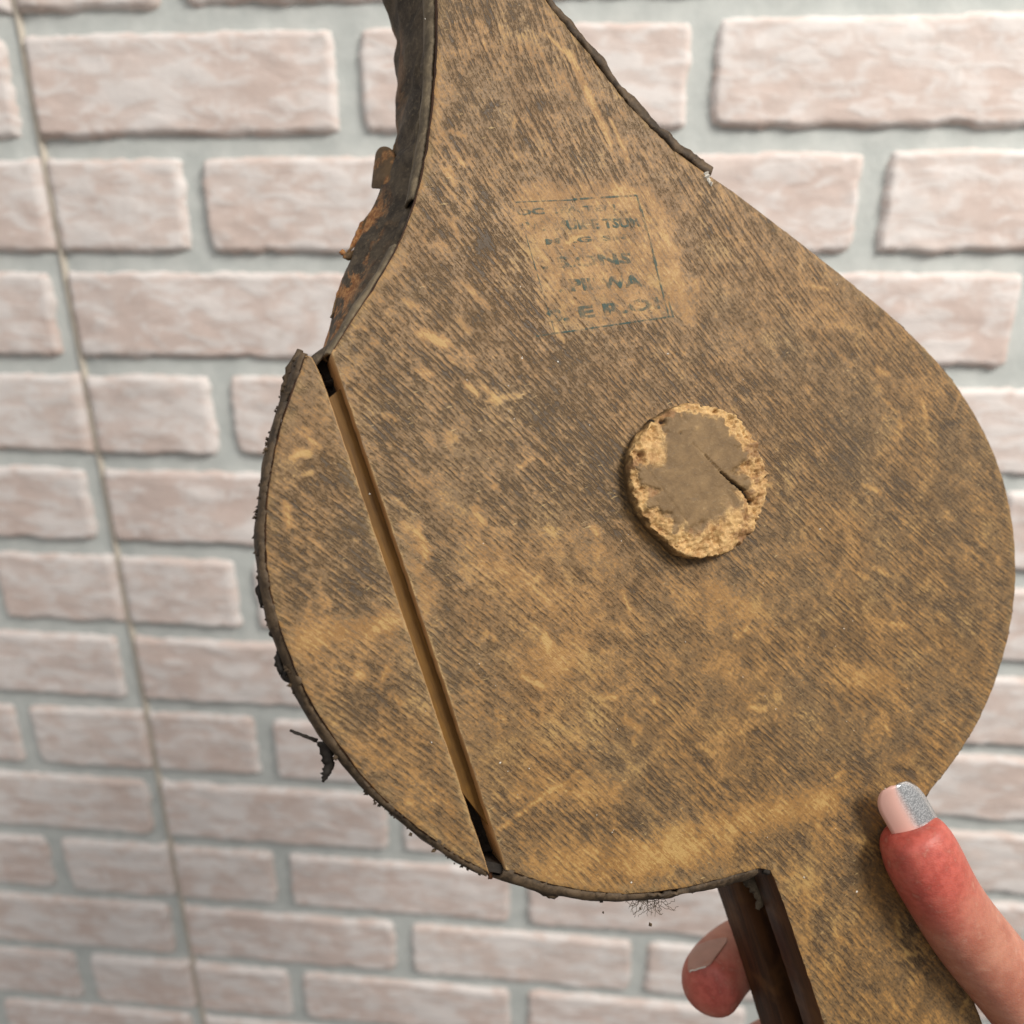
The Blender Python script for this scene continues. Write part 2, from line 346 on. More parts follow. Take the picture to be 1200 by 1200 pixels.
# wear map: strokes in photo pixels turned into board millimetres. + is dirtier, - is rubbed clean
STR = []
for x0, y0, x1, y1, r, a in [
    (790, 985, 975, 935, 17, -.62), (650, 1020, 800, 1000, 24, -.45), (760, 1010, 850, 1000, 14, -.35), (355, 752, 455, 728, 13, -.65), (440, 740, 500, 715, 9, -.3),
    (840, 700, 880, 715, 24, -.45), (760, 690, 800, 700, 14, -.3), (640, 760, 680, 780, 28, -.4), (690, 620, 720, 650, 22, -.25), (478, 625, 500, 700, 11, -.45), (640, 860, 700, 870, 26, -.2),
    (1005, 795, 1045, 800, 20, -.45), (620, 930, 720, 930, 15, -.35), (600, 40, 680, 120, 16, -.25), (515, 60, 512, 180, 5, -.3), (470, 300, 420, 350, 8, -.35), (505, 395, 515, 400, 7, -.5), (440, 400, 400, 440, 7, -.35),
    (720, 225, 760, 225, 10, -.35), (765, 240, 805, 365, 14, -.50), (610, 225, 720, 218, 10, -.35), (960, 930, 940, 1120, 10, -.2), (1000, 600, 1040, 660, 18, -.15),
    (500, 560, 540, 600, 16, -.2), (560, 650, 640, 700, 24, -.3), (450, 880, 520, 960, 16, -.25), (350, 470, 400, 520, 12, -.1),
    (900, 300, 1000, 390, 14, -.2), (640, 620, 700, 660, 20, -.2), (545, 800, 620, 960, 14, -.15), (930, 1030, 960, 1040, 12, -.3), (850, 780, 950, 860, 30, -.1),
    (530, 30, 600, 20, 30, .25), (560, 330, 640, 400, 60, .28), (560, 240, 570, 300, 30, .22), (680, 470, 720, 540, 45, .25), (370, 560, 420, 620, 45, .30), (350, 690, 420, 690, 28, .22), (900, 470, 980, 540, 60, .22),
    (860, 300, 1000, 420, 36, .12), (650, 520, 700, 600, 55, .14), (450, 470, 470, 540, 30, .2), (900, 870, 1020, 900, 30, .18), (600, 950, 640, 960, 20, .2), (830, 900, 900, 930, 18, .15), (860, 1005, 940, 985, 14, .25),
    (700, 600, 760, 680, 24, .2), (740, 420, 820, 450, 40, .12), (960, 720, 1000, 760, 30, .15), (430, 820, 470, 880, 25, .16), (700, 930, 740, 960, 14, .2), (620, 100, 640, 160, 30, .12), (1080, 600, 1120, 700, 60, .15)]:
    STR.append((*un(x0, y0), *un(x1, y1), r * .215, a * (.62 if a < 0 else .45)))
_rn = random.Random(21)
for x0, y0, x1, y1, r, a in [(668, 62, 716, 168, 2.6, -.5), (716, 140, 736, 188, 2.2, -.55), (640, 40, 668, 66, 2, -.4), (582, 975, 640, 930, 1.8, -.4), (640, 930, 680, 905, 1.6, -.35), (495, 392, 520, 402, 4, -.5), (570, 470, 612, 462, 2.5, -.35),
        (345, 534, 362, 530, 3, -.6), (346, 562, 368, 552, 1.6, -.4), (548, 452, 560, 462, 3, -.5), (540, 330, 572, 360, 3, -.35), (490, 620, 500, 650, 4, -.4), (556, 596, 566, 612, 3, -.4)]:
    STR.append((*un(x0, y0), *un(x1, y1), r * .24, a * 1.5))
for _ in range(170):
    x, y = _rn.uniform(320, 1150), _rn.uniform(0, 1180); an = _rn.choice([_rn.gauss(.75, .5), _rn.uniform(0, 3.14)]); l = _rn.uniform(4, 26)
    STR.append((*un(x, y), *un(x + l * math.cos(an), y + l * math.sin(an)), _rn.uniform(.3, .85), _rn.choice([-.6, -.5, -.35, .3])))
QUAD = [un(*q) for q in ((598, 232), (750, 222), (793, 366), (648, 390))]
def inquad(u, v):
    d = 1e9
    for i in range(4):
        a, b = QUAD[i], QUAD[(i + 1) % 4]; ex, ey = b[0] - a[0], b[1] - a[1]; l = math.hypot(ex, ey)
        d = min(d, ((u - a[0]) * -ey + (v - a[1]) * ex) / l)
    return d
def dirt_map(q2):
    u = np.array([q[0] for q in q2]); v = np.array([q[1] for q in q2]); s = np.full(len(q2), .52)
    for a, b, c, d, r, k in STR:
        m = np.nonzero((u > min(a, c) - 2.2 * r) & (u < max(a, c) + 2.2 * r) & (v > min(b, d) - 2.2 * r) & (v < max(b, d) + 2.2 * r))[0]
        ex, ey = c - a, d - b; q = ex * ex + ey * ey + 1e-9; t = np.clip(((u[m] - a) * ex + (v[m] - b) * ey) / q, 0, 1)
        dd = np.hypot(u[m] - a - ex * t, v[m] - b - ey * t) / r
        s[m] += k * np.exp(-dd * dd) * (dd < 2.2)
    return [float(x) - .25 * ss(-1.5, 1.5, inquad(*q) + 1.2 * fbm(q[0] * .2, q[1] * .2, 8)) for x, q in zip(s, q2)]

def resample(pts, step):
    out = []
    for i in range(len(pts) - 1):
        a, b = Vector(pts[i]), Vector(pts[i + 1]); n = max(1, int((b - a).length / step))
        for k in range(n): out.append(a.lerp(b, k / n))
    out.append(Vector(pts[-1])); return out
def smooth_open(pts, step, it=2):
    for _ in range(it):
        q = [pts[0]]
        for a, b in zip(pts, pts[1:]): q += [(a[0] * .75 + b[0] * .25, a[1] * .75 + b[1] * .25), (a[0] * .25 + b[0] * .75, a[1] * .25 + b[1] * .75)]
        pts = q + [pts[-1]]
    return resample(pts, step)
def ccw(p): return sum(p[i].x * p[(i + 1) % len(p)].y - p[(i + 1) % len(p)].x * p[i].y for i in range(len(p)))
def offset(p, d):                                               # move a closed loop inward (d > 0)
    s = 1 if ccw(p) > 0 else -1; out = []
    n = len(p)
    for i in range(n):
        t = p[(i + 1) % n] - p[i - 1]; t = t.normalized() if t.length > 1e-9 else Vector((1, 0))
        out.append(p[i] + Vector((-t.y, t.x)) * s * d)
    return out
def slab(name, loop, w0, w1, mats, parent, grid=2.0, bev=(.9, .5), rimw=3.5, rough=.12, fresh=None, paint=True):
    """board from a closed outline in mm; worn rounded upper arris; mats = face, side, fresh broken side"""
    loop = [p + Vector((fbm(p.x * .35, p.y * .35, 3), fbm(p.x * .35, p.y * .35, 11))) * rough for p in loop]
    if ccw(loop) < 0: loop.reverse()
    n = len(loop)
    bl = []
    for i, p in enumerate(loop):                                # bevel smaller at clean broken edge
        bl.append(.25 if fresh and fresh(p) else 1.0)
    def inset(k): 
        o = offset(loop, 1.0); return [p.lerp(q, k * bl[i] * (1 + .5 * fbm(p.x * .4, p.y * .4, 5))) for i, (p, q) in enumerate(zip(loop, o))]
    rings = [(inset(bev[0]), w0), (inset(bev[0] * .35), w0 + bev[1] * .35), (inset(0), w0 + bev[1]), (inset(0), w0 + (w1 - w0) * .5), (inset(0), w1)]
    inner = rings[0][0]
    xs = [p.x for p in inner]; ys = [p.y for p in inner]
    segs = [(inner[i], inner[(i + 1) % n]) for i in range(n)]
    pts = []
    y = min(ys) + grid / 2
    r = 0
    while y < max(ys):                                          # grid points inside, kept off the border
        cr = sorted(a.x + (y - a.y) / (b.y - a.y) * (b.x - a.x) for a, b in segs if (a.y > y) != (b.y > y))
        for a, b in zip(cr[::2], cr[1::2]):
            x = a + grid * .55
            while x < b - grid * .5: pts.append(Vector((x + (r % 2) * .01, y))); x += grid
        y += grid; r += 1
    vv, _, ff, _, _, _ = delaunay_2d_cdt([Vector(p) for p in inner] + pts, [], [list(range(n))], 1, 1e-5)
    nv = len(vv)
    verts = [P(p.x, p.y, w0) for p in vv]; uv2 = [(p.x, p.y) for p in vv]
    faces, mi = [], []
    for f in ff:
        a, b, c = (vv[f[0]], vv[f[1]], vv[f[2]])
        s = (b.x - a.x) * (c.y - a.y) - (b.y - a.y) * (c.x - a.x)
        faces.append(tuple(f) if s < 0 else tuple(reversed(f))); mi.append(0)
    # first n verts of cdt correspond to the inner ring
    base = []
    for q, w_ in rings[1:]:
        base.append(len(verts)); verts += [P(p.x, p.y, w_) for p in q]; uv2 += [(p.x, p.y) for p in q]
    prev = 0
    for k, bs in enumerate(base):
        for i in range(n):
            j = (i + 1) % n; pm = (loop[i] + loop[j]) / 2
            m = 0 if k < 1 else (2 if fresh and fresh(pm) else 1)
            if k < 2 and fresh and fresh(pm): m = 2
            faces.append((prev + i, bs + i, bs + j, prev + j)); mi.append(m)
        prev = bs
    # back
    vb, _, fb, _, _, _ = delaunay_2d_cdt([Vector(p) for p in loop], [], [list(range(n))], 1, 1e-5)
    if len(vb) == n:
        for f in fb: faces.append(tuple(prev + i for i in f)); mi.append(1)
    o = mesh_obj(name, verts, faces, mats, parent, True, mi)
    me = o.data
    bm = bmesh.new(); bm.from_mesh(me); bmesh.ops.recalc_face_normals(bm, faces=bm.faces)
    for e in bm.edges:
        if len(e.link_faces) == 2 and e.link_faces[0].material_index != e.link_faces[1].material_index: e.smooth = False
    bm.to_mesh(me); bm.free()
    uvl = me.uv_layers.new(name='grain')
    gr = [grain(*q) for q in uv2]
    uvl.data.foreach_set('uv', [c for l in me.loops for c in gr[l.vertex_index]])
    # distance to border through a coarse test
    import mathutils
    kd = mathutils.kdtree.KDTree(n)
    for i, p in enumerate(loop): kd.insert((p.x, p.y, 0), i)
    kd.balance(); rim = []; dirt = dirt_map(uv2) if paint else [.6] * len(uv2)
    for q in uv2:
        _, i, d = kd.find((q[0], q[1], 0)); k = 1; thin = bl[i] < 1
        rim.append((1.6 if d < .4 else .35 * clamp(1 - d / rimw)) if thin else clamp(1 - d / rimw) * clamp(.5 + 1.3 * fbm(q[0] * .25, q[1] * .25, 2)))
    me.attributes.new('rim', 'FLOAT', 'POINT').data.foreach_set('value', rim)
    me.attributes.new('dirt', 'FLOAT', 'POINT').data.foreach_set('value', dirt)
    return o

# outlines
left_neck = [(-34, -200), (-25, -172), (-24, -150)] + [un(*q) for q in ((512, 0), (512, 40), (510, 80), (506, 130), (499, 180), (488, 230), (468, 285), (435, 340), (405, 385), (388, 414))]
left_neck[0] = (-24, -200)
crackR = [un(*q) for q in ((388, 414), (397, 440), (438, 560), (479, 680), (533, 840), (589, 1008), (592, 1020))]
bottomL = [un(*q) for q in ((592, 1020), (630, 1034), (680, 1045), (740, 1050), (800, 1043), (850, 1030), (890, 1019), (903, 1021))]
handleL = [bottomL[-1], (-16.6, 110), (-16.6, 142.6), (-18, 190), (-22, 225), (-20, 240), (-8, 250), (8, 250), (24, 246), (34, 230), (32, 190), (30, 150), (30, 108)]
right = [(30, 108), (36, 105), (50, 100.5), (66, 92), (80, 80), (91, 66), (98, 50), (101, 34), (100, 18), (95, 1), (88, -12)] + [un(*q) for q in ((1048, 372), (1020, 348), (960, 300), (900, 254), (858, 222), (829, 203), (800, 182), (770, 155), (740, 124), (715, 94), (697, 68), (684, 52), (660, 24), (640, 0))] + [(-3, -145), (-4, -172), (-4, -200)]
def chain(*parts):
    out = []
    for p in parts:
        out += p if not out else p[1:]
    return out
main_loop = chain(smooth_open(left_neck, 1.2), resample(crackR, 1.2), smooth_open(bottomL[:-1], 1.2) + [Vector(bottomL[-1])], resample(handleL[:1] + handleL[1:3], 1.2), smooth_open(handleL[2:], 1.2), smooth_open(right, 1.2), resample([right[-1], left_neck[0]], 1.2))[:-1]
cA, cB = Vector(crackR[0]), Vector(crackR[-1])
def near_line(p, a, b, tol):
    e = b - a; t = clamp((p - a).dot(e) / e.length_squared); return (p - a - e * t).length < tol
front = slab('front_board', main_loop, 0, 10, [M_wood, M_edge, M_fresh], bel, .9, fresh=lambda p: near_line(p, cA, cB, .9))
segL = [un(*q) for q in ((366, 418), (358, 414), (345, 448), (332, 485), (320, 530), (312, 580), (309, 640), (316, 700), (335, 760), (360, 820), (400, 880), (440, 930), (490, 973), (540, 1008), (574, 1024))]
segR = [un(*q) for q in ((574, 1024), (569, 1008), (513, 840), (459, 680), (418, 560), (377, 440), (366, 418))]
seg_loop = chain(resample(segL[:2], .8), smooth_open(segL[1:], 1.2), resample(segR, 1.2))[:-1]
sA, sB = Vector(segR[0]), Vector(segR[-1])
seg = slab('split_off_board_piece', seg_loop, .25, 10, [M_wood, M_edge, M_fresh], bel, .9, fresh=lambda p: near_line(p, sA, sB, .9))
seg['label'] = 'narrow crescent of board split off along the crack'
# tongue of the broken joint, seen inside the crack
def box_uvw(name, quad, w0, w1, mat, parent):
    vs = [P(u, v, w0) for u, v in quad] + [P(u, v, w1) for u, v in quad]
    n = len(quad); fs = [tuple(range(n)), tuple(reversed(range(n, 2 * n)))] + [(i, i + n, (i + 1) % n + n, (i + 1) % n) for i in range(n)]
    o = mesh_obj(name, vs, fs, mat, parent, False)
    bm = bmesh.new(); bm.from_mesh(o.data); bmesh.ops.recalc_face_normals(bm, faces=bm.faces); bm.to_mesh(o.data); bm.free(); return o
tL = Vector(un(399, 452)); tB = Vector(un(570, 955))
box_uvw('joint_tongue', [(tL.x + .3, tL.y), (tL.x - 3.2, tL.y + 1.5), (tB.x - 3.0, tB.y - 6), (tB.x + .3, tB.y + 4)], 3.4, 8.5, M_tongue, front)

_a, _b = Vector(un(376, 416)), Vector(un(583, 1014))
lin = box_uvw('crack_shade_backing', [(_a.x - 7, _a.y + 4), (_a.x + 1, _a.y - 2.2), (_a.x + 8, _a.y - 6), (_b.x + 9, _b.y + 5.5), (_b.x + 2, _b.y + 1.5), (_b.x - 7, _b.y - 4)], 10.3, 12.0, M_black, bel)  # added black sheet behind the crack, stands in for the shade inside
box_uvw('leather_scrap', [un(565, 1010), un(594, 1017), un(592, 1027), un(568, 1023)], 1.6, 10.2, M_black, bel)  # added black block closing the crack's lower mouth, in place of its shade
# back board: same pattern, slightly smaller body, same handle
def back_loop():
    body = chain(smooth_open(left_neck, 2), smooth_open([un(*q) for q in ((388, 414), (366, 418))] + segL[1:] + bottomL[:-1], 2), resample(handleL[:3], 2), smooth_open(handleL[2:], 2), smooth_open(right, 2), resample([right[-1], left_neck[0]], 2))[:-1]
    ins = offset(body, 4.0); out = []
    for p, q in zip(body, ins):
        k = 1 - ss(92, 102, p.y) if abs(p.x - 7) < 32 else 1 - .55 * math.exp(-((p.x + 84) / 14) ** 2) * (p.y > 30)
        out.append(p.lerp(q, k))
    return out
BL = back_loop()
bb = slab('back_board', BL, 21, 35, [M_edge, M_edge], bel, 6, paint=False)

# leather gusset closing the sides between the boards, set in from the edge
def gusset():
    body = [p for p in offset(BL, -1.2)]
    sel = [p for p in body if p.y < 99 and p.y > -190]
    # order: BL starts at the top of the left neck and runs down the left side
    vs, fs = [], []; n = len(sel)
    prof = [(8.5, .2), (11, -1.6), (14, -2.4), (17, -1.4), (20, .6), (23, 1.2)]
    cen = Vector((0, 0))
    for i, p in enumerate(sel):
        a, b = sel[max(0, i - 1)], sel[min(n - 1, i + 1)]; t = (b - a); t = t.normalized() if t.length > 0 and t.length < 30 else Vector((1, 0))
        nn = Vector((-t.y, t.x));
        if nn.dot(p - cen) < 0: nn = -nn
        for w_, o_ in prof:
            q = p + nn * (o_ - 1.5 + .5 * fbm(p.x * .1, p.y * .1, w_)); vs.append(P(q.x, q.y, w_))
    m = len(prof)
    for i in range(n - 1):
        for k in range(m - 1): fs.append((i * m + k, (i + 1) * m + k, (i + 1) * m + k + 1, i * m + k + 1))
    o = mesh_obj('leather_gusset', vs, fs, M_black, bel); s = o.modifiers.new('s', 'SOLIDIFY'); s.thickness = .0008
gusset()

def strip(name, path, prof, mat, parent, amp=.5, freq=.25, seed=0., rust=None, thick=.0007, ragged=0., bulge=None):
    """ribbon swept along an open outline (mm); prof = [(w, outward)], outward is to the left of travel when sgn=-1"""
    vs, fs, ru = [], [], []; n = len(path); m = len(prof)
    for i, p in enumerate(path):
        a, b = path[max(0, i - 1)], path[min(n - 1, i + 1)]; t = (b - a).normalized(); nn = Vector((-t.y, t.x))
        if nn.dot(p - Vector((0, -20 if p.y > -60 else p.y))) < 0: nn = -nn
        endk = 1
        for k, (w_, o_) in enumerate(prof):
            f = amp * fbm(p.x * freq * .3, p.y * freq * .3, seed + k * .9) + (bulge(p, k) if bulge else 0)
            g = ragged * fbm(p.x * 1.3, p.y * 1.3, seed + 5) * (k in (0, m - 1))
            q = p + nn * (o_ + f); vs.append(P(q.x, q.y, w_ + g + amp * .8 * fbm(p.x * freq, p.y * freq, seed + k + 20))); ru.append(rust(p, k) if rust else 0)
    for i in range(n - 1):
        for k in range(m - 1): fs.append((i * m + k, (i + 1) * m + k, (i + 1) * m + k + 1, i * m + k + 1))
    o = mesh_obj(name, vs, fs, mat, parent); s = o.modifiers.new('s', 'SOLIDIFY'); s.thickness = thick
    o.data.attributes.new('rust', 'FLOAT', 'POINT').data.foreach_set('value', ru)
    return o
# neck, left side: dark leather falling back from the board, tan dried strip along the edge
neckpath = smooth_open([(-24, -196)] + left_neck[1:-1] + [un(378, 408), un(366, 424)], .8)
strip('leather_side', neckpath, [(5.5, -.6), (7.5, .5), (10, -.4), (13, -1.2), (17, -.9), (21, .1), (26, 1.0), (31, .8), (36, .4), (40, -.2), (43, -2.5)], M_leather, bel, 1.5, .12, 3.3,
      rust=lambda p, k: ss(-100, -90, p.y) * ss(4.5, 7, k) + .25 * (k > 6),
      bulge=lambda p, k: (ss(3, 8, k) * (5.0 * math.exp(-((p.y + 82) / 22) ** 2) * 1.35 + 1.2) if k > 2 else 0) - 2.2 * math.exp(-((k - 3.2) / 1.1) ** 2) * (1 if p.y < -90 else .3) + 1.6 * fbm(p.y * .045, k * .5, 31) * (k > 2))
strip('leather_edge_strip', smooth_open([(-24, -196)] + left_neck[1:9] , .7), [(2.4, -.3), (2.2, .55), (4.2, 1.1), (6.5, 1.0), (7.6, .2)], M_strip, bel, .45, .25, 9.1, ragged=.7)
strip('leather_edge_strip', smooth_open(left_neck[9:], .7), [(1.6, -.3), (2.0, .3), (4.2, .9), (6.4, .7), (7.6, .0)], M_strip, bel, .4, .3, 2.2, ragged=.8)
# binding remnants on the left of the split piece, along the bottom and on the upper right
leftpath = smooth_open(segL[1:], .6)
strip('leather_binding', leftpath, [(1.6, -.3), (1.5, .3), (3.4, .8), (6, 1.2), (9, 1.0), (11, .2)], M_bind, bel, .7, .16, 1.1, ragged=1.2)
botpath = smooth_open(bottomL[:-1], .6)
strip('leather_binding', botpath, [(1.2, -.3), (1.1, .8), (2.4, 1.9), (5, 2.7), (9, 2.5), (11, .8)], M_bind, bel, .8, .16, 4.1, ragged=1.2)
rp = [un(*q) for q in ((832, 204), (800, 182), (770, 155), (740, 124), (715, 94), (697, 68), (684, 52), (660, 24), (640, 0))] + [(-3, -145), (-4, -190)]
strip('leather_binding', smooth_open(rp, .7), [(.8, -.3), (.2, .5), (.3, 1.3), (1.5, 1.7), (5, 1.4), (9, .6)], M_bind, bel, .7, .35, 6.1, ragged=.8)
rp2 = [(30, 112), (36, 105), (50, 100.5), (66, 92), (80, 80), (91, 66), (98, 50), (101, 34), (100, 18), (95, 1), (88, -12), un(1050, 374)]
strip('leather_binding', smooth_open(rp2, 1), [(1.5, -.3), (1.8, .2), (4, .7), (9, .2)], M_bind, bel, .5, .35, 8.1, ragged=.8)
# curled tab of brown leather on the neck
def tab():
    cs = [(462, 178, 27), (455, 174, 30), (447, 173, 33), (441, 176, 36), (438, 184, 38)]
    ce = [(466, 238, 22), (459, 232, 26), (450, 227, 30), (441, 222, 34), (433, 220, 38)]
    vs, fs = [], []; N = 14
    cs2 = [(*un(x, y, w_), w_) for x, y, w_ in cs]; ce2 = [(*un(x, y, w_), w_) for x, y, w_ in ce]
    for j in range(N + 1):
        t = j / N
        for i, (a, b) in enumerate(zip(cs2, ce2)):
            u, v, w_ = (a[k] * (1 - t) + b[k] * t for k in range(3)); vs.append(P(u + .35 * fbm(i, t * 3, 1), v + .3 * fbm(i * .8, t * 4, 5), w_ - 1.6 * math.sin(i / 4 * math.pi) + .5 * fbm(i, t * 3, 3)))
    for j in range(N):
        for i in range(4): k = j * 5 + i; fs.append((k, k + 1, k + 6, k + 5))
    o = mesh_obj('leather_tab', vs, fs, M_tab, bel); s = o.modifiers.new('s', 'SOLIDIFY'); s.thickness = .0011
    o.modifiers.new('b', 'SUBSURF').levels = 2; o.modifiers['b'].render_levels = 2
    o.data.attributes.new('rust', 'FLOAT', 'POINT').data.foreach_set('value', [.8] * len(vs)); o['label'] = 'curled brown leather tab on the neck'
tab()
def shard(pts, w_, mat, rust=0., name='leather_scrap', seed=0):
    """ragged scrap: pts = [(px, py, halfwidth_px)] spine in photo pixels at depth w_"""
    n0 = len(pts) - 1; sp = []
    for i in range(n0):
        for k in range(5): t = k / 5; sp.append(tuple(pts[i][j] * (1 - t) + pts[i + 1][j] * t for j in range(3)))
    sp.append(pts[-1]); vs, fs = [], []; n = len(sp)
    for i, (x, y, h) in enumerate(sp):
        a, b = sp[max(0, i - 1)], sp[min(n - 1, i + 1)]; dx, dy = b[0] - a[0], b[1] - a[1]; l = math.hypot(dx, dy) or 1
        for k, s in enumerate((-1, -.4, .4, 1)):
            hh = h * (1 + .5 * fbm(i * .9, seed, s)); q = un(x - dy / l * hh * s, y + dx / l * hh * s, w_)
            vs.append(P(q[0], q[1], w_ - (.5 * h * .2) * (1 - s * s) + .4 * fbm(i * .5, s, seed)))
    for i in range(n - 1):
        for k in range(3): a = i * 4 + k; fs.append((a, a + 1, a + 5, a + 4))
    o = mesh_obj(name, vs, fs, mat, bel); s = o.modifiers.new('s', 'SOLIDIFY'); s.thickness = .0007
    o.data.attributes.new('rust', 'FLOAT', 'POINT').data.foreach_set('value', [rust] * len(vs)); return o
shard([(372, 868, 2.5), (355, 862, 2), (340, 856, 1.6)], 7, M_black, name='leather_string', seed=1)
shard([(380, 868, 9), (384, 885, 8), (386, 897, 6), (381, 908, 5), (379, 917, 1)], 6, M_black, seed=2)
shard([(352, 410, 4), (340, 440, 8), (334, 462, 6), (332, 482, 3)], 7, M_bind, seed=3)
shard([(326, 508, 6), (318, 517, 4), (311, 522, 1)], 6, M_tab, seed=4)
shard([(309, 655, 6), (304, 640, 4), (306, 628, 1)], 6, M_bind, seed=5)
shard([(311, 668, 5), (305, 690, 6), (306, 705, 3), (307, 712, 1)], 5, M_black, seed=6)
shard([(322, 735, 6), (317, 746, 2)], 5, M_black, seed=7)
shard([(330, 764, 6), (326, 775, 5), (331, 790, 4)], 5, M_black, seed=8)
shard([(338, 776, 6), (333, 792, 5), (344, 803, 1)], 5, M_black, seed=9)
shard([(620, 1033, 5), (640, 1045, 6), (650, 1050, 4), (653, 1046, 2)], 3, M_bind, seed=10)
shard([(704, 1048, 3), (705, 1058, 2)], 3, M_black, seed=11)
shard([(574, 1016, 4), (574, 1030, 2.5)], 3, M_edge, seed=12)
shard([(415, 300, 7), (406, 300, 4), (399, 294, 3)], 36, M_tab, 1., seed=13)
shard([(497, 120, 3), (492, 150, 5), (488, 185, 4), (482, 215, 2)], 8, M_strip, seed=21)
shard([(468, 158, 1), (462, 180, 4), (460, 205, 3), (463, 235, .5)], 30, M_tab, .5, seed=23)
shard([(436, 248, 2), (425, 268, 6), (416, 284, 4), (408, 296, .5)], 36, M_tab, 1., seed=24)
shard([(404, 326, 1), (398, 345, 4), (388, 372, .5)], 36, M_tab, 1., seed=25)
shard([(446, 330, 3), (430, 350, 5), (414, 372, 3)], 6, M_strip, seed=26)
shard([(876, 1028, 8), (888, 1040, 10), (893, 1055, 6), (888, 1066, 2)], 12, M_leather, seed=14)
shard([(902, 1024, 6), (905, 1040, 5), (904, 1055, 3)], 8, M_leather, seed=15)
shard([(895, 1019, 5), (902, 1022, 4)], .6, M_black, seed=16)
# rusty crumbs along the torn leather: one joined part, nobody could pick them apart
def crumbs():
    vs, fs = [], []
    def blob(c, r):
        b = len(vs)
        for d in ((1, 0, 0), (-1, 0, 0), (0, 1, 0), (0, -1, 0), (0, 0, 1), (0, 0, -1)): vs.append(c + Vector(d) * r * R.uniform(.5, 1.5))
        for f in ((0, 2, 4), (2, 1, 4), (1, 3, 4), (3, 0, 4), (2, 0, 5), (1, 2, 5), (3, 1, 5), (0, 3, 5)): fs.append(tuple(b + i for i in f))
    for p in leftpath + botpath:
        for _ in range(2):
            if R.random() < .34:
                q = p + (p - Vector((0, -10))).normalized() * R.uniform(.8, 2.2); blob(P(q.x, q.y, R.uniform(2, 10)), R.uniform(.0002, .0007))
    mesh_obj('leather_crumbs', vs, fs, M_bind, bel, False)['kind'] = 'stuff'
    vs.clear(); fs.clear()
    for x, y in ((828, 203), (829, 207), (830, 211), (832, 215)):
        u, v = un(x, y); blob(P(u, v, -.1), .0008)
    mesh_obj('white_chip', list(vs), list(fs), M_fleck, bel, False)['label'] = 'white paint chip on the upper right edge'
    vs.clear(); fs.clear()
    SP = [(782, 415, 1.6), (586, 894, 1.3), (740, 1034, 1.2), (942, 1028, 1.4), (1004, 1045, 1.2), (610, 336, .8), (612, 420, 1), (654, 424, 1), (596, 452, 1), (961, 620, 1.6), (838, 604, 1.2), (433, 579, .8), (498, 22, 1.2)]
    SP += [(R.uniform(480, 1100), R.uniform(250, 1000), R.uniform(.4, .8)) for _ in range(60)]
    for x, y, r in SP:
        u, v = un(x, y); blob(P(u, v, -.05), r * .00022)
    mesh_obj('dust_specks', vs, fs, M_fleck, front, False)['kind'] = 'stuff'
crumbs()
def lint():
    vs, fs = [], []
    for k in range(34):
        x, y = R.uniform(735, 780), R.uniform(1048, 1060); a = R.uniform(.3, 2.6); pts = []
        for s in range(9):
            u, v = un(x, y, 4); pts.append(P(u, v, 4 + R.uniform(-.3, .3))); x += 2.6 * math.cos(a); y += 2.6 * math.sin(a); a += R.uniform(-.9, .9)
            if y > 1082: a -= 1.5
        for i, p in enumerate(pts):
            for d in ((1, 0, 0), (-.5, .8, 0), (-.5, -.8, .5)): vs.append(p + Vector(d) * .00007)
        b = len(vs) - 27
        for i in range(8):
            for q in range(3): fs.append((b + i * 3 + q, b + i * 3 + (q + 1) % 3, b + i * 3 + 3 + (q + 1) % 3, b + i * 3 + 3 + q))
    for x, y, r in ((762, 1084, 3), (707, 1069, 1.6), (750, 1065, 2)):
        u, v = un(x, y, 4); c = P(u, v, 4); b = len(vs)
        for d in ((1, 0, 0), (-1, 0, 0), (0, 1, 0), (0, -1, 0), (0, 0, 1), (0, 0, -1)): vs.append(c + Vector(d) * r * .0002 * R.uniform(.6, 1.4))
        for f in ((0, 2, 4), (2, 1, 4), (1, 3, 4), (3, 0, 4), (2, 0, 5), (1, 2, 5), (3, 1, 5), (0, 3, 5)): fs.append(tuple(b + i for i in f))
    o = mesh_obj('lint_tuft', vs, fs, M_bind, bel, False); o['kind'] = 'stuff'
lint()

